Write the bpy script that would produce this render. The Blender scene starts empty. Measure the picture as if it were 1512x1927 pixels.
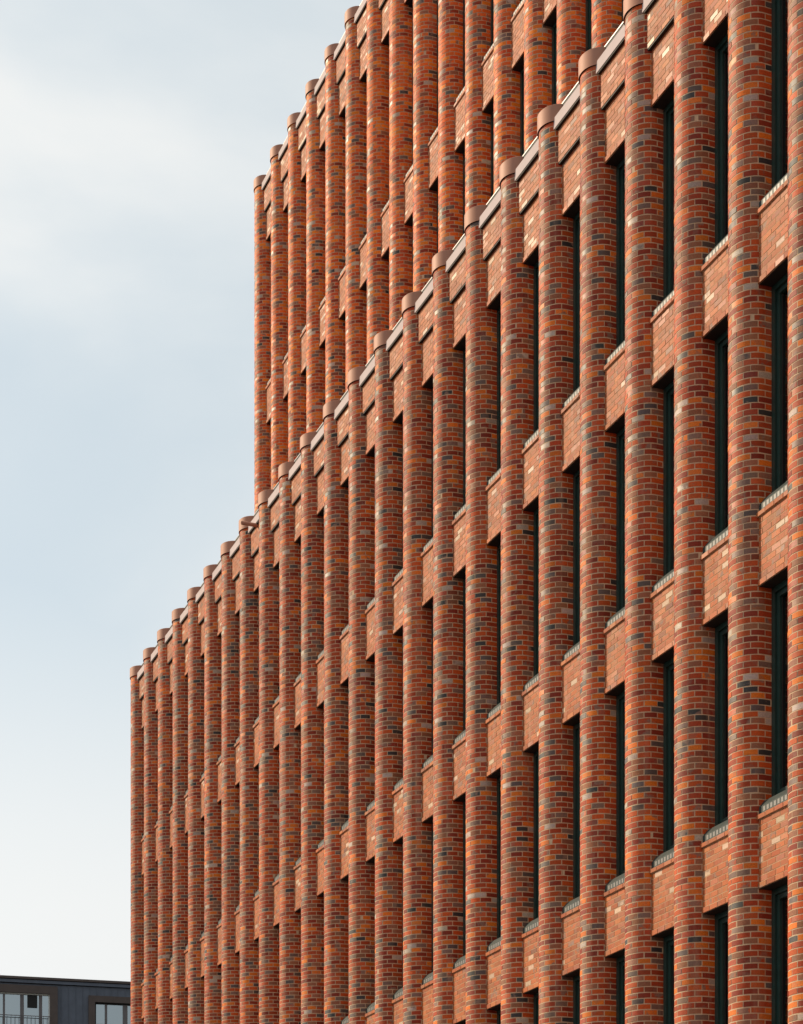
import bpy, math, random
import numpy as np
R_ = math.radians
rng = np.random.default_rng(11)
random.seed(5)
scene = bpy.context.scene
C0 = scene.collection

# ------------------------------------------------------------------ units and photograph geometry
c = 0.0745                        # one brick course of the facade, metres
EYE = 21.5 * c                    # eye height over the street
FOC = 3750.0                      # focal length in photograph pixels (1512 wide)
HOR = 2656.0                      # row of the horizon in the photograph
TH = R_(22.337)                   # angle between view axis and facade
EV = (-math.sin(TH), math.cos(TH))
NV = (-math.cos(TH), -math.sin(TH))

# ------------------------------------------------------------------ camera
cam_d = bpy.data.cameras.new("camera")
cam = bpy.data.objects.new("camera", cam_d)
C0.objects.link(cam)
cam.location = (0, 0, EYE)
cam.rotation_euler = (R_(90), 0, 0)
cam_d.sensor_fit = 'HORIZONTAL'
cam_d.sensor_width = 36.0
cam_d.lens = FOC / 1512 * 36
cam_d.shift_y = (HOR - 963.5) / 1512
cam_d.clip_start = 0.1
cam_d.clip_end = 5000
scene.camera = cam

# ------------------------------------------------------------------ light
SUN_AZ = (-0.912, 0.41)           # horizontal direction towards the sun
SUN_EL = R_(31)
world = bpy.data.worlds.new("World")
scene.world = world
world.use_nodes = True
nt = world.node_tree
nt.nodes.clear()
N = nt.nodes.new
L = nt.links.new
out = N("ShaderNodeOutputWorld")
bg = N("ShaderNodeBackground")
sky = N("ShaderNodeTexSky")
sky.sky_type = 'NISHITA'
sky.sun_disc = False
sky.sun_elevation = SUN_EL
sky.sun_rotation = math.atan2(SUN_AZ[0], SUN_AZ[1])
sky.air_density = 1.0
sky.dust_density = 1.2
tc = N("ShaderNodeTexCoord")
mp = N("ShaderNodeMapping")
mp.inputs['Scale'].default_value = (1.0, 1.0, 1.9)
mp.inputs['Location'].default_value = (3.648, 3.553, 3.11)
nz = N("ShaderNodeTexNoise")
nz.inputs['Scale'].default_value = 2.1
nz.inputs['Detail'].default_value = 8
nz.inputs['Roughness'].default_value = 0.5
nz.inputs['Distortion'].default_value = 0.35
cr = N("ShaderNodeMapRange")
cr.interpolation_type = 'SMOOTHSTEP'
cr.inputs['From Min'].default_value = 0.36
cr.inputs['From Max'].default_value = 0.66
cr.inputs['To Min'].default_value = 0.3
cr.inputs['To Max'].default_value = 1.0
sx = N("ShaderNodeSeparateXYZ")
hz = N("ShaderNodeMapRange")        # haze whitens the sky towards the horizon
hz.interpolation_type = 'SMOOTHSTEP'
hz.inputs['From Min'].default_value = 0.22
hz.inputs['From Max'].default_value = 0.48
hz.inputs['To Min'].default_value = 0.9
hz.inputs['To Max'].default_value = 0.0
mxm = N("ShaderNodeMath"); mxm.operation = 'MAXIMUM'
mk = N("ShaderNodeMapRange"); mk.inputs['To Min'].default_value = .55; mk.inputs['To Max'].default_value = .97
mix = N("ShaderNodeMix"); mix.data_type = 'RGBA'
vm = N("ShaderNodeMix"); vm.data_type = 'RGBA'
vm.inputs['A'].default_value = (6.1, 7.1, 7.35, 1); vm.inputs['B'].default_value = (7.55, 7.5, 7.3, 1)

# the veil of thin cloud scatters forward: brighter on the sun's side of the sky
dt = N("ShaderNodeVectorMath"); dt.operation = 'DOT_PRODUCT'
dt.inputs[1].default_value = (SUN_AZ[0], SUN_AZ[1], 0.3)
fs = N("ShaderNodeMapRange"); fs.interpolation_type = 'SMOOTHSTEP'
fs.inputs['From Min'].default_value = -1.0; fs.inputs['From Max'].default_value = 0.75
fs.inputs['To Min'].default_value = 0.34; fs.inputs['To Max'].default_value = 1.17
vs_ = N("ShaderNodeVectorMath"); vs_.operation = 'SCALE'
L(tc.outputs['Generated'], dt.inputs[0]); L(dt.outputs['Value'], fs.inputs['Value'])
L(vm.outputs['Result'], vs_.inputs[0]); L(fs.outputs[0], vs_.inputs['Scale']); L(vs_.outputs[0], mix.inputs['B'])
L(tc.outputs['Generated'], mp.inputs['Vector'])
L(mp.outputs['Vector'], nz.inputs['Vector'])
L(nz.outputs['Fac'], cr.inputs['Value'])
L(tc.outputs['Generated'], sx.inputs[0])
L(sx.outputs['Z'], hz.inputs['Value'])
L(cr.outputs['Result'], mxm.inputs[0])
L(hz.outputs['Result'], mxm.inputs[1])
L(mxm.outputs[0], vm.inputs['Factor']); L(mxm.outputs[0], mk.inputs['Value']); L(mk.outputs[0], mix.inputs['Factor'])
L(sky.outputs['Color'], mix.inputs['A'])
L(mix.outputs['Result'], bg.inputs['Color'])
bg.inputs['Strength'].default_value = 0.11
L(bg.outputs[0], out.inputs['Surface'])

sun_d = bpy.data.lights.new("sun", 'SUN')
sun = bpy.data.objects.new("sun", sun_d)
C0.objects.link(sun)
sun_d.energy = 4.5
sun_d.angle = R_(4.0)
sun_d.color = (1.0, 0.82, 0.58)
sd = np.array([SUN_AZ[0] * math.cos(SUN_EL), SUN_AZ[1] * math.cos(SUN_EL), math.sin(SUN_EL)])
from mathutils import Vector
sun.rotation_euler = Vector(sd).to_track_quat('Z', 'Y').to_euler()
sun.location = (-20, 10, 40)

scene.view_settings.view_transform = 'Standard'
scene.view_settings.look = 'None'
scene.view_settings.exposure = 0.0
scene.view_settings.gamma = 1.0
scene.view_settings.use_curve_mapping = False

# ------------------------------------------------------------------ materials
def mat(name, color=(.5, .5, .5), rough=.6, metal=0., spec=.5):
    m = bpy.data.materials.new(name)
    m.use_nodes = True
    b = m.node_tree.nodes['Principled BSDF']
    b.inputs['Base Color'].default_value = (*color, 1)
    b.inputs['Roughness'].default_value = rough
    b.inputs['Metallic'].default_value = metal
    b.inputs['Specular IOR Level'].default_value = spec
    return m, m.node_tree, b

def grain(m, nt, b, color, amount, scale, bump=0.0, dist=0.002, rvar=0.0):
    """noise-driven colour variation and fine relief"""
    g = nt.nodes.new("ShaderNodeNewGeometry")
    n = nt.nodes.new("ShaderNodeTexNoise")
    n.inputs['Scale'].default_value = scale
    n.inputs['Detail'].default_value = 5
    nt.links.new(g.outputs['Position'], n.inputs['Vector'])
    mx = nt.nodes.new("ShaderNodeMix"); mx.data_type = 'RGBA'
    mx.inputs['A'].default_value = (*[v * (1 - amount) for v in color], 1)
    mx.inputs['B'].default_value = (*[min(1, v * (1 + amount)) for v in color], 1)
    nt.links.new(n.outputs['Fac'], mx.inputs['Factor'])
    nt.links.new(mx.outputs['Result'], b.inputs['Base Color'])
    if bump:
        bp = nt.nodes.new("ShaderNodeBump")
        bp.inputs['Strength'].default_value = bump
        bp.inputs['Distance'].default_value = dist
        nt.links.new(n.outputs['Fac'], bp.inputs['Height'])
        nt.links.new(bp.outputs[0], b.inputs['Normal'])
    if rvar:
        mr = nt.nodes.new("ShaderNodeMapRange")
        r0 = b.inputs['Roughness'].default_value
        mr.inputs['To Min'].default_value = r0 - rvar
        mr.inputs['To Max'].default_value = r0 + rvar
        nt.links.new(n.outputs['Fac'], mr.inputs['Value'])
        nt.links.new(mr.outputs[0], b.inputs['Roughness'])

# fired clay: colour of each brick comes with its mesh, kiln patches and grain are added here
M_brick, bt, bb = mat("fired_brick", rough=.55, spec=.30)
at = bt.nodes.new("ShaderNodeAttribute"); at.attribute_name = "clay"
geo = bt.nodes.new("ShaderNodeNewGeometry")
n1 = bt.nodes.new("ShaderNodeTexNoise"); n1.inputs['Scale'].default_value = 7.5; n1.inputs['Detail'].default_value = 4
n2 = bt.nodes.new("ShaderNodeTexNoise"); n2.inputs['Scale'].default_value = 70; n2.inputs['Detail'].default_value = 5
for n_ in (n1, n2): bt.links.new(geo.outputs['Position'], n_.inputs['Vector'])
r1 = bt.nodes.new("ShaderNodeMapRange"); r1.interpolation_type = 'SMOOTHSTEP'
r1.inputs['From Min'].default_value = .50; r1.inputs['From Max'].default_value = .60
bt.links.new(n1.outputs['Fac'], r1.inputs['Value'])
mu = bt.nodes.new("ShaderNodeMath"); mu.operation = 'MULTIPLY'
bt.links.new(r1.outputs[0], mu.inputs[0]); bt.links.new(at.outputs['Alpha'], mu.inputs[1])
mA = bt.nodes.new("ShaderNodeMix"); mA.data_type = 'RGBA'
mA.inputs['B'].default_value = (.24, .135, .095, 1)
bt.links.new(mu.outputs[0], mA.inputs['Factor']); bt.links.new(at.outputs['Color'], mA.inputs['A'])
r2 = bt.nodes.new("ShaderNodeMapRange")
r2.inputs['From Min'].default_value = .3; r2.inputs['From Max'].default_value = .7
r2.inputs['To Min'].default_value = .78; r2.inputs['To Max'].default_value = 1.2
bt.links.new(n2.outputs['Fac'], r2.inputs['Value'])
mB = bt.nodes.new("ShaderNodeVectorMath"); mB.operation = 'SCALE'
bt.links.new(mA.outputs['Result'], mB.inputs[0]); bt.links.new(r2.outputs[0], mB.inputs['Scale'])
bt.links.new(mB.outputs[0], bb.inputs['Base Color'])
bp = bt.nodes.new("ShaderNodeBump"); bp.inputs['Strength'].default_value = .35; bp.inputs['Distance'].default_value = .003
bt.links.new(n2.outputs['Fac'], bp.inputs['Height']); bt.links.new(bp.outputs[0], bb.inputs['Normal'])
ag = bt.nodes.new("ShaderNodeAttribute"); ag.attribute_name = "glaze"
rr = bt.nodes.new("ShaderNodeMapRange"); rr.inputs['To Min'].default_value = .66; rr.inputs['To Max'].default_value = .50
bt.links.new(ag.outputs['Fac'], rr.inputs['Value']); bt.links.new(rr.outputs[0], bb.inputs['Roughness'])
rs_ = bt.nodes.new("ShaderNodeMapRange"); rs_.inputs['To Min'].default_value = .26; rs_.inputs['To Max'].default_value = .42
bt.links.new(ag.outputs['Fac'], rs_.inputs['Value']); bt.links.new(rs_.outputs[0], bb.inputs['Specular IOR Level'])
# rain streaks and pale bloom: noise drawn out downwards
ms = bt.nodes.new("ShaderNodeMapping"); ms.inputs['Scale'].default_value = (5.5, 5.5, .45)
n3 = bt.nodes.new("ShaderNodeTexNoise"); n3.inputs['Scale'].default_value = 1.0; n3.inputs['Detail'].default_value = 6
bt.links.new(geo.outputs['Position'], ms.inputs['Vector']); bt.links.new(ms.outputs[0], n3.inputs['Vector'])
r3 = bt.nodes.new("ShaderNodeMapRange"); r3.interpolation_type = 'SMOOTHSTEP'
r3.inputs['From Min'].default_value = .56; r3.inputs['From Max'].default_value = .78; r3.inputs['To Max'].default_value = .38
bt.links.new(n3.outputs['Fac'], r3.inputs['Value'])
mC = bt.nodes.new("ShaderNodeMix"); mC.data_type = 'RGBA'; mC.inputs['B'].default_value = (.42, .27, .19, 1)
bt.links.new(r3.outputs[0], mC.inputs['Factor']); bt.links.new(mB.outputs[0], mC.inputs['A'])
bt.links.new(mC.outputs['Result'], bb.inputs['Base Color'])

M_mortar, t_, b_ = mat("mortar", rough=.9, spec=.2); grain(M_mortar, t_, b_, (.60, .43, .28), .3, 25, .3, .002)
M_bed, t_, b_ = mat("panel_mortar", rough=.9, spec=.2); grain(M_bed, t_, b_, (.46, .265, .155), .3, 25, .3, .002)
M_copper, t_, b_ = mat("coping_metal", rough=.6, metal=.05, spec=.25); grain(M_copper, t_, b_, (.44, .215, .145), .12, 3, .02, .001, .06)
M_coping, t_, b_ = mat("pale_coping_metal", rough=.72, metal=.0, spec=.15); grain(M_coping, t_, b_, (.52, .43, .43), .2, 2.2, .02, .001, .06)
M_flash, t_, b_ = mat("flashing_metal", rough=.4, metal=.2); grain(M_flash, t_, b_, (.34, .32, .31), .1, 3)
M_green, t_, b_ = mat("green_metal", rough=.32, metal=.0); grain(M_green, t_, b_, (.014, .042, .037), .3, 8, 0, 0, .05)
M_sill, t_, b_ = mat("sill_metal", rough=.55, metal=.0, spec=.3); grain(M_sill, t_, b_, (.026, .040, .037), .3, 8, 0, 0, .08)
M_pale, t_, b_ = mat("pale_slot", rough=.5); grain(M_pale, t_, b_, (.20, .19, .175), .3, 12)
M_gasket_shade, t_, b_ = mat("gasket_and_shade", rough=.7); grain(M_gasket_shade, t_, b_, (.012, .012, .012), .2, 8)  # gasket black, also worn by strips that stand in for shade
M_room, t_, b_ = mat("dark_room", rough=.9); grain(M_room, t_, b_, (.035, .035, .032), .3, 2)
M_roof, t_, b_ = mat("roof_felt", rough=.9); grain(M_roof, t_, b_, (.09, .085, .08), .3, 2)
M_street, t_, b_ = mat("street_asphalt", rough=.85); grain(M_street, t_, b_, (.05, .048, .046), .35, 1.2, .4, .005)
M_pave, t_, b_ = mat("pavement_stone", rough=.8); grain(M_pave, t_, b_, (.16, .15, .14), .25, 3, .3, .004)
M_zinc, t_, b_ = mat("zinc_sheet", rough=.42, metal=.5); grain(M_zinc, t_, b_, (.125, .145, .185), .35, 1.5, .05, .002, .08)
M_trim, t_, b_ = mat("dark_brown_metal", rough=.5, metal=.2); grain(M_trim, t_, b_, (.10, .076, .068), .25, 2)
M_white, t_, b_ = mat("white_frame", rough=.5); grain(M_white, t_, b_, (.72, .74, .72), .06, 4)
M_greyf, t_, b_ = mat("grey_frame", rough=.5); grain(M_greyf, t_, b_, (.16, .145, .15), .1, 4)
M_curtain, t_, b_ = mat("curtain_cloth", rough=.9); grain(M_curtain, t_, b_, (.30, .32, .33), .15, 3)
M_sky_cloth, t_, b_ = mat("sky_tinted_cloth", rough=.8); grain(M_sky_cloth, t_, b_, (.50, .66, .78), .1, 1)  # cloth colour carries the pale sky mirrored in the distant panes
M_orange, t_, b_ = mat("orange_cloth", rough=.9); grain(M_orange, t_, b_, (.75, .33, .04), .2, 6)

def glass(name, tint, refl):
    m = bpy.data.materials.new(name); m.use_nodes = True
    t = m.node_tree; t.nodes.clear()
    o = t.nodes.new("ShaderNodeOutputMaterial")
    tr = t.nodes.new("ShaderNodeBsdfTransparent"); tr.inputs[0].default_value = (*tint, 1)
    gl = t.nodes.new("ShaderNodeBsdfGlossy"); gl.inputs['Roughness'].default_value = .015
    gl.inputs[0].default_value = (.9, .95, .95, 1)
    fr = t.nodes.new("ShaderNodeFresnel"); fr.inputs[0].default_value = refl
    g = t.nodes.new("ShaderNodeNewGeometry")
    n = t.nodes.new("ShaderNodeTexNoise"); n.inputs['Scale'].default_value = 1.1
    t.links.new(g.outputs['Position'], n.inputs['Vector'])
    b = t.nodes.new("ShaderNodeBump"); b.inputs['Strength'].default_value = .06; b.inputs['Distance'].default_value = .02
    t.links.new(n.outputs['Fac'], b.inputs['Height']); t.links.new(b.outputs[0], gl.inputs['Normal'])
    mx = t.nodes.new("ShaderNodeMixShader")
    t.links.new(fr.outputs[0], mx.inputs[0]); t.links.new(tr.outputs[0], mx.inputs[1]); t.links.new(gl.outputs[0], mx.inputs[2])
    t.links.new(mx.outputs[0], o.inputs[0])
    return m
M_glass = glass("window_glass", (.34, .40, .36), 1.95)
M_glass_far = glass("mirror_glass", (.6, .7, .75), 14.0)
M_glass_far.node_tree.nodes['Glossy BSDF'].inputs[0].default_value = (.80, .93, 1, 1)

# ------------------------------------------------------------------ object helpers
def link(name, me, parent=None, loc=(0, 0, 0), rotz=0.):
    o = bpy.data.objects.new(name, me)
    C0.objects.link(o)
    o.location = loc
    o.rotation_euler = (0, 0, rotz)
    if parent: o.parent = parent
    return o

class MB:
    """collects boxes and prisms into one mesh; all numbers in courses, x along, w outwards, h up"""
    def __init__(s): s.v, s.f, s.m, s.mats, s.sm = [], [], [], [], []
    def mi(s, m):
        if m not in s.mats: s.mats.append(m)
        return s.mats.index(m)
    def face(s, pts, m, smooth=False):
        k = len(s.v); s.v += pts; s.f.append(list(range(k, k + len(pts)))); s.m.append(s.mi(m)); s.sm.append(smooth)
    def box(s, x0, x1, w0, w1, h0, h1, m):
        k = len(s.v); i = s.mi(m)
        s.v += [(x, w, h) for x in (x0, x1) for w in (w0, w1) for h in (h0, h1)]
        for f in ((0, 1, 3, 2), (4, 6, 7, 5), (0, 4, 5, 1), (2, 3, 7, 6), (0, 2, 6, 4), (1, 5, 7, 3)):
            s.f.append([k + q for q in f]); s.m.append(i); s.sm.append(False)
    def profile(s, x0, x1, pts, m, bev=0.):
        """closed (w,h) outline swept along x"""
        k = len(s.v); n = len(pts); i = s.mi(m)
        s.v += [(x0, w, h) for w, h in pts] + [(x1, w, h) for w, h in pts]
        for a in range(n):
            b = (a + 1) % n
            s.f.append([k + a, k + b, k + n + b, k + n + a]); s.m.append(i); s.sm.append(False)
        s.f.append([k + a for a in range(n)][::-1]); s.f.append([k + n + a for a in range(n)])
        s.m += [i, i]; s.sm += [False, False]
    def prism(s, pts, h0, h1, m, smooth=False, caps=True):
        """(x,w) outline swept up"""
        k = len(s.v); n = len(pts); i = s.mi(m)
        s.v += [(x, w, h0) for x, w in pts] + [(x, w, h1) for x, w in pts]
        for a in range(n):
            b = (a + 1) % n
            s.f.append([k + a, k + b, k + n + b, k + n + a]); s.m.append(i); s.sm.append(smooth)
        if caps:
            s.v += [(x, w, h) for h in (h0, h1) for x, w in pts]
            s.f.append([k + 2 * n + a for a in range(n)][::-1]); s.f.append([k + 3 * n + a for a in range(n)])
            s.m += [i, i]; s.sm += [False, False]
    def mesh(s, name, scale=c):
        me = bpy.data.meshes.new(name)
        me.from_pydata([(x * scale, -w * scale, h * scale) for x, w, h in s.v], [], s.f)
        for m in s.mats: me.materials.append(m)
        me.polygons.foreach_set('material_index', s.m)
        me.polygons.foreach_set('use_smooth', s.sm)
        import bmesh
        bm = bmesh.new(); bm.from_mesh(me); bmesh.ops.recalc_face_normals(bm, faces=bm.faces); bm.to_mesh(me); bm.free()
        return me

# ------------------------------------------------------------------ bricks
COL_R, JAMB = 3.842, 1.215
COL_LEN = 2 * JAMB + math.pi * COL_R
MOD = COL_LEN / 6
BAY = 17.312
CRS = 48.4 / 48                       # height of one course

def col_path(s):
    a = np.clip((s - JAMB) / COL_R, 0, math.pi)
    lo = np.minimum(s - JAMB, 0); hi = np.maximum(s - JAMB - math.pi * COL_R, 0)
    return COL_R * np.cos(a), COL_R * np.sin(a) + lo - hi, np.cos(a), np.sin(a)

def flat_path(w):
    return lambda s: (s, np.full_like(s, w), np.zeros_like(s), np.ones_like(s))

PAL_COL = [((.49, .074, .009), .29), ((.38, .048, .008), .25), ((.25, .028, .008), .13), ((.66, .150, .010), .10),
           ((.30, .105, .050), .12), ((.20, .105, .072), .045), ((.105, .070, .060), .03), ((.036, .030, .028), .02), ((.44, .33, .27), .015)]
PAL_REAR_LIT = [((.74, .128, .009), .34), ((.56, .072, .008), .22), ((.30, .036, .008), .09), ((.80, .200, .009), .17),
           ((.32, .105, .045), .07), ((.19, .105, .078), .03), ((.110, .075, .062), .018), ((.045, .036, .032), .010), ((.48, .36, .28), .025)]  # brighter orange bricks; this block's stronger sun is mixed into the colours
PAL_PAN = [((.41, .104, .026), .50), ((.355, .082, .022), .27), ((.44, .128, .036), .13), ((.36, .120, .050), .05), ((.52, .34, .23), .05), ((.24, .09, .05), .025)]
DARKS = np.array([(.30, .11, .055), (.20, .105, .072), (.125, .075, .058), (.24, .055, .022)])

def clay(n, pal, h=None, amt=1.0):
    """fired colour of n bricks; h (their heights) lets kiln batches drift slowly along the wall"""
    p = np.array([q[1] for q in pal]); p /= p.sum()
    k = rng.choice(len(pal), n, p=p)
    col = np.array([q[0] for q in pal])[k]
    if h is None: h = np.zeros(n)
    ph = rng.uniform(0, 6.3, 4)
    drift = .5 * np.sin(h / 11 + ph[0]) + .35 * np.sin(h / 4.7 + ph[1]) + .3 * np.sin(h / 29 + ph[2])
    swap = rng.random(n) < np.clip(drift - .25, 0, 1) * .42 * amt
    d = rng.integers(0, len(DARKS), n)
    col = np.where(swap[:, None], DARKS[d], col)
    col = col * (1 - .10 * drift * amt)[:, None] * rng.uniform(.84, 1.16, (n, 1)) * rng.uniform(.95, 1.05, (n, 3))
    a = rng.choice([0., .35, .85], n, p=[.6, .24, .16])
    grey = (col[:, 2] / col[:, 0] > .25)
    glaze = np.where(grey, rng.uniform(.4, 1, n), np.where(rng.random(n) < .12, rng.uniform(.4, .9, n), rng.uniform(0, .25, n)))
    return np.hstack([col, a[:, None], glaze[:, None]])

def brick_arrays(path, s0, s1, h0, h1, seg, jit=1.0):
    """vertices and faces of N separate bricks: returns (N,V,3) in courses, template faces, smooth flags"""
    n = len(s0)
    t = np.linspace(0, 1, seg + 1)
    j = lambda a: rng.uniform(-a, a, n) * jit
    s0 = s0 + j(.022); s1 = s1 + j(.022)
    S = s0[:, None] + (s1 - s0)[:, None] * t
    x, w, nx, nw = path(S)
    off = j(.022)[:, None] + j(.022)[:, None] * (t - .5) * 2
    ox, ow = x + nx * off, w + nw * off
    dp = .26
    ix, iw = x - nx * dp, w - nw * dp
    tb, tt = j(.018)[:, None], j(.018)[:, None]
    zb = (h0 + j(.02))[:, None] + tb * (t - .5) * 2
    zt = (h1 + j(.02))[:, None] + tt * (t - .5) * 2
    st = lambda a, b, z: np.stack([a, b, z], -1)
    ob, ot, ib, it = st(ox, ow, zb), st(ox, ow, zt), st(ix, iw, zb), st(ix, iw, zt)
    m = seg + 1
    V = np.concatenate([ob, ot, ob, ib, ot, it, ob[:, :1], ot[:, :1], ib[:, :1], it[:, :1], ob[:, -1:], ot[:, -1:], ib[:, -1:], it[:, -1:]], 1)
    F, sm = [], []
    for a in range(seg):
        F.append((a, m + a, m + a + 1, a + 1)); sm.append(True)
        F.append((2 * m + a, 2 * m + a + 1, 3 * m + a + 1, 3 * m + a)); sm.append(False)
        F.append((4 * m + a, 5 * m + a, 5 * m + a + 1, 4 * m + a + 1)); sm.append(False)
    q = 6 * m
    F.append((q, q + 2, q + 3, q + 1)); F.append((q + 4, q + 5, q + 7, q + 6)); sm += [False, False]
    return V, np.array(F), np.array(sm)

def brick_mesh(name, parts):
    """parts: list of (V,F,sm,colours); one mesh"""
    vs, fs, sms, cs = [], [], [], []
    k = 0
    for V, F, sm, col in parts:
        n, nv = V.shape[:2]
        if n == 0: continue
        vs.append(V.reshape(-1, 3))
        fs.append((F[None] + (k + np.arange(n) * nv)[:, None, None]).reshape(-1, 4))
        sms.append(np.tile(sm, n)); cs.append(np.repeat(col, nv, 0))
        k += n * nv
    v = np.concatenate(vs) * c
    v[:, 1] *= -1
    f = np.concatenate(fs); sm = np.concatenate(sms); cc = np.concatenate(cs)
    me = bpy.data.meshes.new(name)
    me.vertices.add(len(v)); me.vertices.foreach_set('co', v.astype(np.float32).ravel())
    me.loops.add(f.size); me.loops.foreach_set('vertex_index', f.astype(np.int32).ravel())
    me.polygons.add(len(f))
    me.polygons.foreach_set('loop_start', np.arange(0, f.size, 4, dtype=np.int32))
    me.polygons.foreach_set('use_smooth', sm)
    me.update(calc_edges=True)
    a = me.color_attributes.new("clay", 'FLOAT_COLOR', 'POINT')
    a.data.foreach_set('color', np.ascontiguousarray(cc[:, :4]).astype(np.float32).ravel())
    g = me.attributes.new('glaze', 'FLOAT', 'POINT'); g.data.foreach_set('value', cc[:, 4].astype(np.float32))
    me.materials.append(M_brick)
    return me

JH, JV = .195, .17                     # mortar joints

def column_bricks(hb, ht, pal):
    rows = int(round((ht - hb) / CRS))
    s0, s1, h0 = [], [], []
    for r in range(rows):
        e = [0] + [MOD * (k + .5) for k in range(6)] + [COL_LEN] if r % 2 else [MOD * k for k in range(7)]
        for a, b in zip(e[:-1], e[1:]):
            s0.append(a + (JV / 2 if a > 0 else .02)); s1.append(b - (JV / 2 if b < COL_LEN - .01 else .02)); h0.append(hb + r * CRS)
    s0, s1, h0 = map(np.array, (s0, s1, h0))
    V, F, sm = brick_arrays(col_path, s0, s1, h0 + JH / 2, h0 + CRS - JH / 2, 4)
    return V, F, sm, clay(len(s0), pal, h0, .45 if pal is PAL_REAR_LIT else .8), (s0 + s1) / 2, h0

def flat_bricks(x0, x1, w, hb, rows, crs, mods=4, pal=PAL_PAN, shift=0):
    s0, s1, h0 = [], [], []
    m = (x1 - x0) / mods
    for r in range(rows):
        e = [x0] + [x0 + m * (k + .5) for k in range(mods)] + [x1] if (r + shift) % 2 else [x0 + m * k for k in range(mods + 1)]
        for a, b in zip(e[:-1], e[1:]):
            s0.append(a + JV / 2); s1.append(b - JV / 2); h0.append(hb + r * crs)
    s0, s1, h0 = map(np.array, (s0, s1, h0))
    V, F, sm = brick_arrays(flat_path(w), s0, s1, h0 + JH / 2, h0 + crs - JH / 2, 1, .8)
    return V, F, sm, clay(len(s0), pal, None, .0)

# ------------------------------------------------------------------ shared meshes of the facade
def column_core(hb, ht):
    b = MB(); r = COL_R - .035
    pts = [(r, -JAMB)] + [(r * math.cos(a), r * math.sin(a)) for a in np.linspace(0, math.pi, 21)] + [(-r, -JAMB), (-r, -6), (r, -6)]
    b.prism(pts, hb, ht, M_mortar, smooth=False)
    return b.mesh("column_core")

def cap_mesh(h0, h1):
    b = MB(); r = COL_R * 1.075
    outl = lambda r: [(r, -6)] + [(r * math.cos(a), r * math.sin(a)) for a in np.linspace(0, math.pi, 33)] + [(-r, -6)]
    o, i = outl(r), outl(r - .22)
    k = len(b.v); n = len(o); mi = b.mi(M_copper)
    h00 = h0 + .0
    for ri, ha, rj, hb_, m_, smo in ((outl(r - .3), h0 + .3, outl(r - .3), h0 - .02, M_gasket_shade, False), (outl(r - .3), h0 - .02, outl(r - .05), h0, M_gasket_shade, False),  # near-black rings put the shade under the cap rim into colour
                                     (outl(r - .05), h0, o, h0, M_copper, False), (o, h0, o, h1 - .1, M_copper, True), (o, h1 - .1, outl(r - .1), h1, M_copper, False)):
        k = len(b.v); b.v += [(x, w, ha) for x, w in ri] + [(x, w, hb_) for x, w in rj]
        for q in range(n):
            q2 = (q + 1) % n
            b.f.append([k + q, k + q2, k + n + q2, k + n + q]); b.m.append(b.mi(m_)); b.sm.append(smo and q < n - 1)
    k = len(b.v); b.v += [(x, w, h1) for x, w in outl(r - .1)]
    b.f.append([k + q for q in range(n)]); b.m.append(mi); b.sm.append(False)
    me = b.mesh("column_cap")
    return me

def half_at(w): return math.sqrt(max(0, COL_R ** 2 - w * w)) if w > 0 else COL_R
def bay_x(w, gap=.04): return half_at(w) - gap, BAY - half_at(w) + gap

# ------------------------------------------------------------------ visible size of a brick, to choose the 300 largest
def world_pt(x, w, h, d, t0):
    return (-NV[0] * (d - w) + EV[0] * (t0 - x), -NV[1] * (d - w) + EV[1] * (t0 - x), h)

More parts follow.
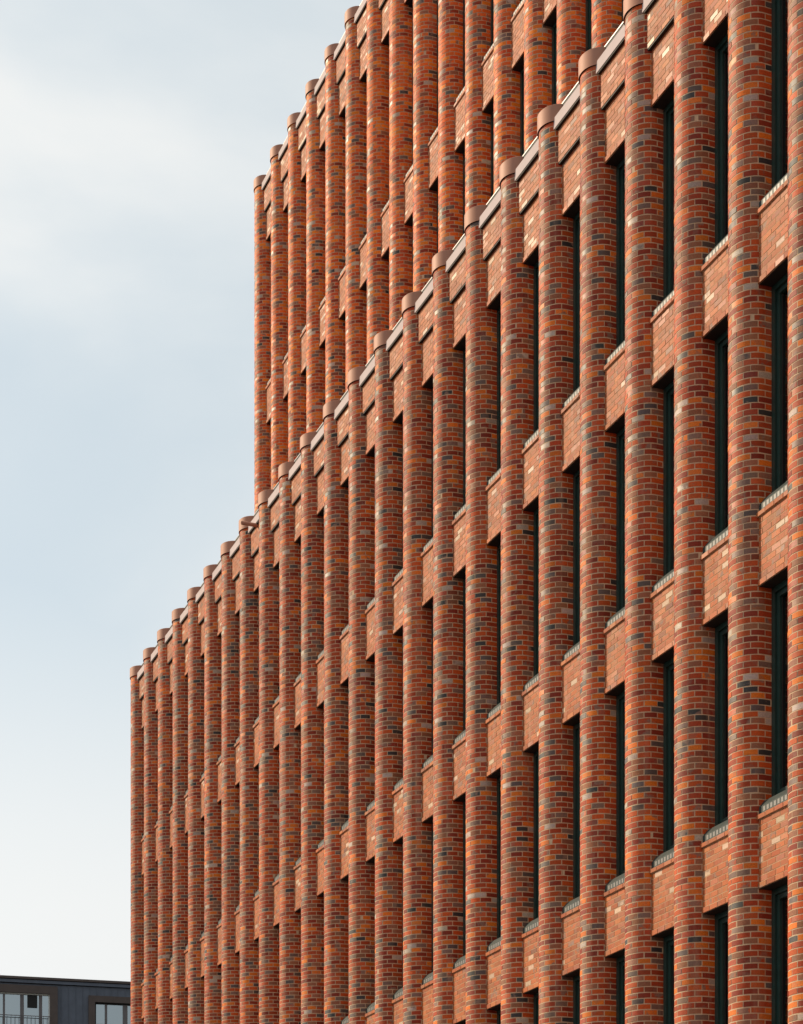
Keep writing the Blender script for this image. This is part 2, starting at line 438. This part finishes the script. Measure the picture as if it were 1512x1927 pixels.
def place(kind, d, t0, ncol, h_low, floors, top, labels):
    """one brick block: d = distance of its facade plane, t0 = run to column 0 (both in courses)
    floors: list of (lintel_bottom, ledge_bottom); top: heights of the parapet"""
    bx, by, _ = world_pt(0, 0, 0, d, t0)
    root = link("brick_building", None, None, (bx * c, by * c, 0), -(math.pi / 2 - TH))
    root['label'], root['category'] = labels
    H0 = EYE / c                                            # heights are given over the eye
    core_me = column_core(h_low + H0, top['cap'] + H0 + 1.0)
    cap_me = cap_mesh(top['cap'] + H0, top['cap'] + H0 + 3.2)
    cand = []
    cols = []
    for n in range(ncol):
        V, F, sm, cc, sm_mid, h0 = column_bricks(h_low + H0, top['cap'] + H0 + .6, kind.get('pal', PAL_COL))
        col = link("column", core_me, root, (n * BAY * c, 0, 0))
        link("cap", cap_me, col)
        x, w, nx, nw = col_path(sm_mid)
        for i in range(len(h0)):
            px, py, pz = world_pt(x[i] + n * BAY, w[i], h0[i] - H0, d, t0)
            ix, iy = 756 + FOC * px / py, HOR - FOC * pz / py
            if not (0 < ix < 1512 and kind['y0'](ix) < iy < kind['y1'](ix)): continue
            # facing: outward normal of the brick against the view ray
            wx = NV[0] * nw[i] - EV[0] * nx[i]; wy = NV[1] * nw[i] - EV[1] * nx[i]
            dist = math.sqrt(px * px + py * py + pz * pz)
            cosv = -(wx * px + wy * py) / math.hypot(px, py)
            if cosv < .45: continue
            cand.append((cosv / dist ** 2, n, i))
        cols.append((col, V, F, sm, cc))
    cand.sort(reverse=True)
    own = {}
    for q, n, i in cand[:300]: own.setdefault(n, set()).add(i)
    for n, (col, V, F, sm, cc) in enumerate(cols):
        mine = own.get(n, set())
        keep = np.array([i not in mine for i in range(len(V))])
        o = link("brickwork", brick_mesh("column_bricks", [(V[keep], F, sm, cc[keep])]), col)
        o['kind'] = 'stuff'
        for i in sorted(mine):
            link("brick", brick_mesh("brick", [(V[i:i + 1], F, sm, cc[i:i + 1])]), col)

    # spandrels, parapet and windows between columns
    W_P, W_L, W_LED, W_UP, W_COP = 1.10, 1.26, 1.47, 1.85, 2.52
    WF = -JAMB
    win_cache = {}
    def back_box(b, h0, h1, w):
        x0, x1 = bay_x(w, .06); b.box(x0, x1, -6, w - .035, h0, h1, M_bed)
    def soffit_shade(b, h):
        x0, x1 = bay_x(.6, .05); b.box(x0, x1, -5.9, W_L - .3, h - .03, h + .07, M_gasket_shade)  # dark metal sheet, blackened to carry the shade under the lintel
    for n in range(ncol - 1):
        ox = n * BAY * c
        for (lb, le) in floors:
            lb += H0; le += H0
            rows = 10; crs = (le - lb - 1.02) / rows
            b = MB(); back_box(b, lb + .06, le + .3, W_P); soffit_shade(b, lb)
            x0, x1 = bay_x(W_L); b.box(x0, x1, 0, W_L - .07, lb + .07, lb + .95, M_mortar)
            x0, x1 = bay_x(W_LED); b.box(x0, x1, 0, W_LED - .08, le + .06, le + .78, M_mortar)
            sp = link("spandrel_panel", win_cache.setdefault(('sp', round(le - lb, 3), lb), None) or win_cache.update({('sp', round(le - lb, 3), lb): b.mesh("spandrel_core")}) or win_cache[('sp', round(le - lb, 3), lb)], root, (ox, 0, 0))
            x0, x1 = bay_x(W_P)
            P = [flat_bricks(x0, x1, W_P, lb + 1.02, rows, crs, shift=n)]
            o = link("brickwork", brick_mesh("spandrel_bricks", P), sp); o['kind'] = 'stuff'
            # lintel course: fired clay units with thin joints, a hair proud
            x0, x1 = bay_x(W_L)
            o = link("lintel", brick_mesh("lintel_units", [flat_bricks(x0, x1, W_L, lb - .02, 1, 1.02, 4, PAL_PAN[:3])]), sp)
            x0, x1 = bay_x(W_LED)
            o = link("ledge", brick_mesh("ledge_units", [(lambda q: q)(flat_bricks(x0 - .02, x1 + .02, W_LED, le - .02, 1, .86, 4, PAL_PAN[:4]))]), sp)
            # metal sill with its row of pale slots
            if ('sill',) not in win_cache:
                q = MB(); x0, x1 = bay_x(1.0, .0)
                q.profile(x0, x1, [(WF - .6, 0), (1.0, 0), (1.06, .12), (1.06, 1.22), (.92, 1.42), (.2, 2.35), (WF - .6, 2.75)], M_sill)
                win_cache[('sill',)] = q.mesh("sill")
                q = MB(); k = 0; xx = x0 + 1.25
                while xx + .62 < x1 - .3:
                    q.box(xx, xx + .60, 1.02, 1.09, .30, 1.06, M_pale); xx += 1.03
                win_cache[('slots',)] = q.mesh("slots")
            s = link("sill", win_cache[('sill',)], root, (ox, 0, (le + .82) * c))
            link("vent_slots", win_cache[('slots',)], s)['kind'] = 'stuff'
        # windows: from a ledge (or the low end) up to the next lintel
        tops = sorted([f[0] for f in floors] + [top['lintel']])
        sills = sorted([f[1] for f in floors])
        for t in tops:
            under = [s for s in sills if s < t]
            s = (max(under) + 1.0) if under else h_low
            hh = t - s
            key = ('w', round(hh, 2))
            if key not in win_cache:
                fr = MB(); a, z = COL_R - .05, BAY - COL_R + .05
                h0, h1 = (2.0 if under else 0), hh + 1.0
                for x0, x1 in ((a, a + .95), (z - .95, z)): fr.box(x0, x1, WF - 1.0, WF, h0, h1, M_green)
                fr.box(a + .95, z - .95, WF - 1.0, WF - .003, h0, h0 + .95, M_green); fr.box(a + .95, z - .95, WF - 1.0, WF - .003, hh - .95, h1, M_green)
                sa = MB(); a2, z2 = a + .95, z - .95
                for x0, x1 in ((a2, a2 + .8), (z2 - .8, z2)): sa.box(x0, x1, WF - 1.35, WF - .42, h0 + .95, hh - .95, M_green)
                sa.box(a2 + .8, z2 - .8, WF - 1.35, WF - .423, h0 + .95, h0 + 1.75, M_green); sa.box(a2 + .8, z2 - .8, WF - 1.35, WF - .423, hh - 1.75, hh - .95, M_green)
                ga = MB()
                for x0, x1 in ((a2 + .8, a2 + .98), (z2 - .98, z2 - .8)): ga.box(x0, x1, WF - 1.2, WF - .8, h0 + 1.75, hh - 1.75, M_gasket_shade)
                pa = MB(); pa.box(a2 + .9, z2 - .9, WF - 1.12, WF - .98, h0 + 1.7, hh - 1.7, M_glass)
                win_cache[key] = (fr.mesh("window_frame"), sa.mesh("sash"), ga.mesh("gasket"), pa.mesh("pane"))
            fm, sm_, gm, pm = win_cache[key]
            wd = link("window", fm, root, (ox, 0, (s + H0) * c))
            if kind.get('blinds') and (n * 7 + int(t)) % 5 in (0, 3):
                dr = (6, 14, 22, 30)[(n * 3 + int(t)) % 4]
                q = MB(); q.box(COL_R + 1.9, BAY - COL_R - 1.9, WF - 2.6, WF - 2.5, max(3, hh - dr), hh - 1.2, M_curtain)
                link("blind", q.mesh("blind"), wd)
            if kind.get('blinds') and n == 22 and t < 100:
                q = MB()
                for i_ in range(5): q.box(BAY - COL_R - 5.2 + i_ * .7, BAY - COL_R - 4.75 + i_ * .7, WF - 3.4 - .25 * (i_ % 2), WF - 3.2, hh - 20, hh - 6, M_orange)
                link("orange_curtain", q.mesh("orange_curtain"), wd)['kind'] = 'stuff'
            link("sash", sm_, wd); link("gasket", gm, wd); link("pane", pm, wd)
        # parapet: lower panel, proud upper panel, metal coping
        tl, tu, tcop = top['lintel'] + H0, top['upper'] + H0, top['coping'] + H0
        if ('par',) not in win_cache:
            b = MB(); back_box(b, tl + .06, tu + .2, W_P); back_box(b, tu + .06, tcop + .1, W_UP); soffit_shade(b, tl)
            x0, x1 = bay_x(W_UP, -.02); b.box(x0, x1, .9, W_UP - .1, tu - .2, tu + .05, M_gasket_shade)  # black strip in place of the shadow gap under the upper panel
            x0, x1 = bay_x(W_L); b.box(x0, x1, 0, W_L - .07, tl + .07, tl + .95, M_mortar)
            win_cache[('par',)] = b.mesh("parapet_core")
            b = MB(); x0, x1 = bay_x(W_COP, .0)
            b.profile(x0, x1, [(-6, tcop), (W_COP, tcop - .03), (W_COP, tcop + 2.1), (W_COP - .12, tcop + 2.2), (-6, tcop + 2.6)], M_coping)
            x0, x1 = bay_x(W_UP, .05); b.box(x0, x1, 1.0, W_COP - .12, tcop - .3, tcop - .035, M_gasket_shade)  # black strip: shade beneath the coping put in as colour
            win_cache[('cop',)] = b.mesh("coping")
            x0, x1 = bay_x(1.2, .0)
            b = MB(); b.box(x0, x1, .3, 1.15, tcop + 2.1, tcop + 4.55, M_gasket_shade); b.box(x0, x1, -1, 1.25, tcop + 4.55, tcop + 4.8, M_flash)
            win_cache[('up',)] = b.mesh("upstand")
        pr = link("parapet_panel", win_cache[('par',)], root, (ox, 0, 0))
        x0, x1 = bay_x(W_P); crs = (tu - tl - 1.02) / 9
        P = [flat_bricks(x0, x1, W_P, tl + 1.02, 9, crs, shift=n)]
        x0, x1 = bay_x(W_UP); crs = (tcop - tu) / 7
        P.append(flat_bricks(x0, x1, W_UP, tu, 7, crs, shift=n))
        o = link("brickwork", brick_mesh("parapet_bricks", P), pr); o['kind'] = 'stuff'
        x0, x1 = bay_x(W_L)
        link("lintel", brick_mesh("lintel_units", [flat_bricks(x0, x1, W_L, tl - .02, 1, 1.02, 4, PAL_PAN[:3])]), pr)
        link("coping", win_cache[('cop',)], pr); link("upstand", win_cache[('up',)], pr)
    # inner roof edge, body, floors and roof behind the facade
    lo, hi = -2.2, (ncol - 1) * BAY + 2.2
    depth = kind['depth']
    tc_ = top['coping'] + H0
    b = MB(); b.box(lo, hi, -4.6, -4.2, tc_ + 2.4, tc_ + 3.5, M_gasket_shade); b.box(lo, hi, -5.2, -3.9, tc_ + 3.5, tc_ + 3.75, M_copper)
    link("roof_edge", b.mesh("roof_edge"), root)
    b = MB(); b.box(lo, hi, -depth, -6.5, tc_ - 1.5, tc_ + .5, M_roof)
    link("roof", b.mesh("roof"), root)
    b = MB()
    b.box(lo, hi, -depth, -depth + 1, 0, tc_ - 1.6, M_mortar)
    b.box(lo - .3, lo + .7, -depth + 1, -6.2, 0, tc_ - 1.6, M_mortar); b.box(hi - .7, hi + .3, -depth + 1, -6.2, 0, tc_ - 1.6, M_mortar)
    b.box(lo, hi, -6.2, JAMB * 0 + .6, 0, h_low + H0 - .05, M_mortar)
    link("wall", b.mesh("wall"), root)
    b = MB()
    for (lb, le) in floors: b.box(lo + .8, hi - .8, -depth + 1.1, -5.9, lb + H0 + 1, le + H0, M_room)
    b.box(lo + .8, hi - .8, -30, -29, h_low + H0, tc_ - 1.7, M_room)
    link("floor_slabs", b.mesh("floor_slabs"), root)
    return root, win_cache

# line of the front block's roof in the photograph: the taller block shows above it
roofline = lambda x: 1255 - 1.361 * (x - 245)
L_ = 131.95
front_floors = [(L_ - 96.8, 142.95 - 96.8), (L_ - 48.4, 142.95 - 48.4), (L_, 142.95), (180.35, 191.4)]
front, fc = place(dict(y0=lambda x: 0, y1=lambda x: 1927, depth=120, blinds=True), 175.2, 657.77, 26, -18.0,
                  front_floors, dict(lintel=229.7, upper=239.8, coping=246.5, cap=248.0),
                  ("lower orange brick office block with half-round columns, nearest, filling the right side", "building"))
rear, rc = place(dict(y0=lambda x: 0, y1=lambda x: roofline(x) - 25, depth=110, pal=PAL_REAR_LIT), 212.64, 637.65, 18, 248.9,
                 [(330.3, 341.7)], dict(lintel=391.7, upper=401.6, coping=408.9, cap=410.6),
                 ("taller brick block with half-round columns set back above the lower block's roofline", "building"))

# rain spout poking out of the parapet of the front block
b = MB(); r0 = .52
ring = [(r0 * math.cos(a), r0 * math.sin(a)) for a in np.linspace(0, 2 * math.pi, 17)[:-1]]
for w0, w1, rr_ in ((1.9, 6.6, 1.0),):
    k = len(b.v); n = 16
    for w_, q in ((w0, 1), (w1, 1), (w1, .86), (w1 - 2, .86)): b.v += [(x * q, w_, h * q) for x, h in ring]
    for s_ in range(3):
        for a in range(n):
            b.f.append([k + s_ * n + a, k + s_ * n + (a + 1) % n, k + (s_ + 1) * n + (a + 1) % n, k + (s_ + 1) * n + a]); b.m.append(b.mi(M_copper)); b.sm.append(True)
link("rain_spout", b.mesh("rain_spout"), front, ((7.55 * BAY) * c, 0, (246.0 + 21.5) * c))

# ------------------------------------------------------------------ dark clad building far behind
def fpt(x, y, Z): return ((x - 756) / FOC * Z, Z, EYE + (HOR - y) / FOC * Z)
ZF = 150.0
K = ZF / 80
p0 = np.array(fpt(0, 1837, ZF)); p1 = np.array(fpt(245, 1849.3, ZF * 821 / 808.7))
dv = (p1 - p0); ang = math.atan2(dv[1], dv[0])
top_z = p0[2]
m_px = ZF / FOC                      # metres per photograph pixel at the facade
far = link("clad_building", None, None, (p0[0], p0[1], 0), ang)
far['label'] = "distant dark zinc clad building with framed windows at the lower left"
far['category'] = "building"
LX = lambda x: (x * m_px) * 1.03     # along the facade from photo column x
LZ = lambda y, x=0: top_z - (y - 1835 - x * .05) * m_px
def fm_(b, name, parent=far, loc=(0, 0, 0)): return link(name, b.mesh(name, 1.0), parent, loc)
XL, XR = -17.0, 26.0
b = MB()
b.box(XL, XR, -14, -.10, 0, top_z - .47, M_zinc)
wall = fm_(b, "wall")
xs = XL + .2; sheet_w = .535
pm_ = MB(); pm_.box(0, sheet_w - .05, -.10, -.04, -16, 0, M_zinc); pmesh = pm_.mesh("cladding_panel", 1.0)
sm_ = MB(); sm_.box(0, .045, -.10, .0, -16, 0, M_zinc); smesh = sm_.mesh("standing_seam", 1.0)
while xs < XR - 1:
    link("cladding_panel", pmesh, wall, (xs, random.uniform(-.012, .012), top_z - .48))
    link("standing_seam", smesh, wall, (xs - .045, 0, top_z - .475))
    xs += sheet_w
b = MB(); b.box(XL, XR, -14.1, .18, top_z - .45, top_z - .22, M_zinc); b.box(XL, XR, -14.15, .30, top_z - .18, top_z, M_trim)
fm_(b, "roof_edge")

def far_window(xa, xb, ytop, thick, mull, white=False):
    x0, x1 = LX(xa), LX(xb); zt = top_z - (ytop - 1835) * m_px; zb = zt - 5.0; tk = thick * m_px
    b = MB()
    b.box(x0, x1, -.03, .42, zt - tk, zt, M_trim)
    b.box(x0, x0 + tk, -.03, .415, zb, zt - tk, M_trim); b.box(x1 - tk, x1, -.03, .415, zb, zt - tk, M_trim)
    wnd = fm_(b, "window")
    b = MB(); f = .09
    ix0, ix1, iz = x0 + tk, x1 - tk, zt - tk
    mm = M_white if white else M_gasket_shade
    b.box(ix0, ix1, .0, .22, iz - f, iz, mm); b.box(ix0, ix0 + f, 0, .215, zb, iz - f, mm); b.box(ix1 - f, ix1, 0, .215, zb, iz - f, mm)
    fm_(b, "frame", wnd)
    for a, wd in mull:
        b = MB(); b.box(LX(a), LX(a) + wd * m_px, .01, .17, zb, iz - f, M_greyf); fm_(b, "mullion", wnd)
    b = MB(); b.box(ix0 + f, ix1 - f, .05, .07, zb, iz - f, M_glass_far); fm_(b, "pane", wnd)
    return wnd, zb, iz, ix0, ix1
w1, zb, iz, a0, a1 = far_window(-70, 103.5, 1852, 14.5, [(5, 4), (36, 7), (70, 6)], white=True)
b = MB(); b.box(LX(49), LX(67), .09, .19, iz - 26 * m_px, iz - 3 * m_px, M_gasket_shade); fm_(b, "dark_panel", w1)
b = MB(); b.box(a0 + .1, a1 - .1, .02, .035, zb, iz - .12, M_sky_cloth); fm_(b, "curtain", w1)
b = MB(); zr = iz - 43 * m_px
b.box(a0, a1, .46, .52, zr - .05, zr, M_greyf); fm_(b, "railing", w1)
bm_ = MB(); bm_.box(0, .022, .475, .505, zb, zr - .05, M_greyf); bme = bm_.mesh("baluster", 1.0)
for x in np.arange(a0 + .1, a1, .30): link("baluster", bme, w1, (x, 0, 0))
w2, zb2, iz2, b0, b1 = far_window(160, 262, 1865.5, 12, [(190, 4.5), (223, 9)])
b = MB(); b.box(b0 + .1, b1 - .1, .02, .035, zb2, iz2 - .12, M_sky_cloth); fm_(b, "blind", w2)  # added sheet that brings sky-reflection colour behind these panes
b = MB(); zr2 = iz2 - 41 * m_px; b.box(b0, b1, .24, .29, zr2 - .05, zr2, M_greyf); fm_(b, "railing", w2)

# ------------------------------------------------------------------ ground
def sheet(name, x0, x1, y0, y1, z, m):
    me = bpy.data.meshes.new(name)
    me.from_pydata([(x0, y0, z), (x1, y0, z), (x1, y1, z), (x0, y1, z)], [], [(0, 1, 2, 3)])
    me.materials.append(m)
    o = link(name, me); o['kind'] = 'structure'; return o
sheet("ground", -1500, 1500, -1500, 1500, -.004, M_street)
b = MB(); b.box(-60, (30) * BAY, .7, 46, 0, 1.6, M_pave)
pv = link("pavement", b.mesh("pavement"), None, front.location, front.rotation_euler[2]); pv['kind'] = 'structure'
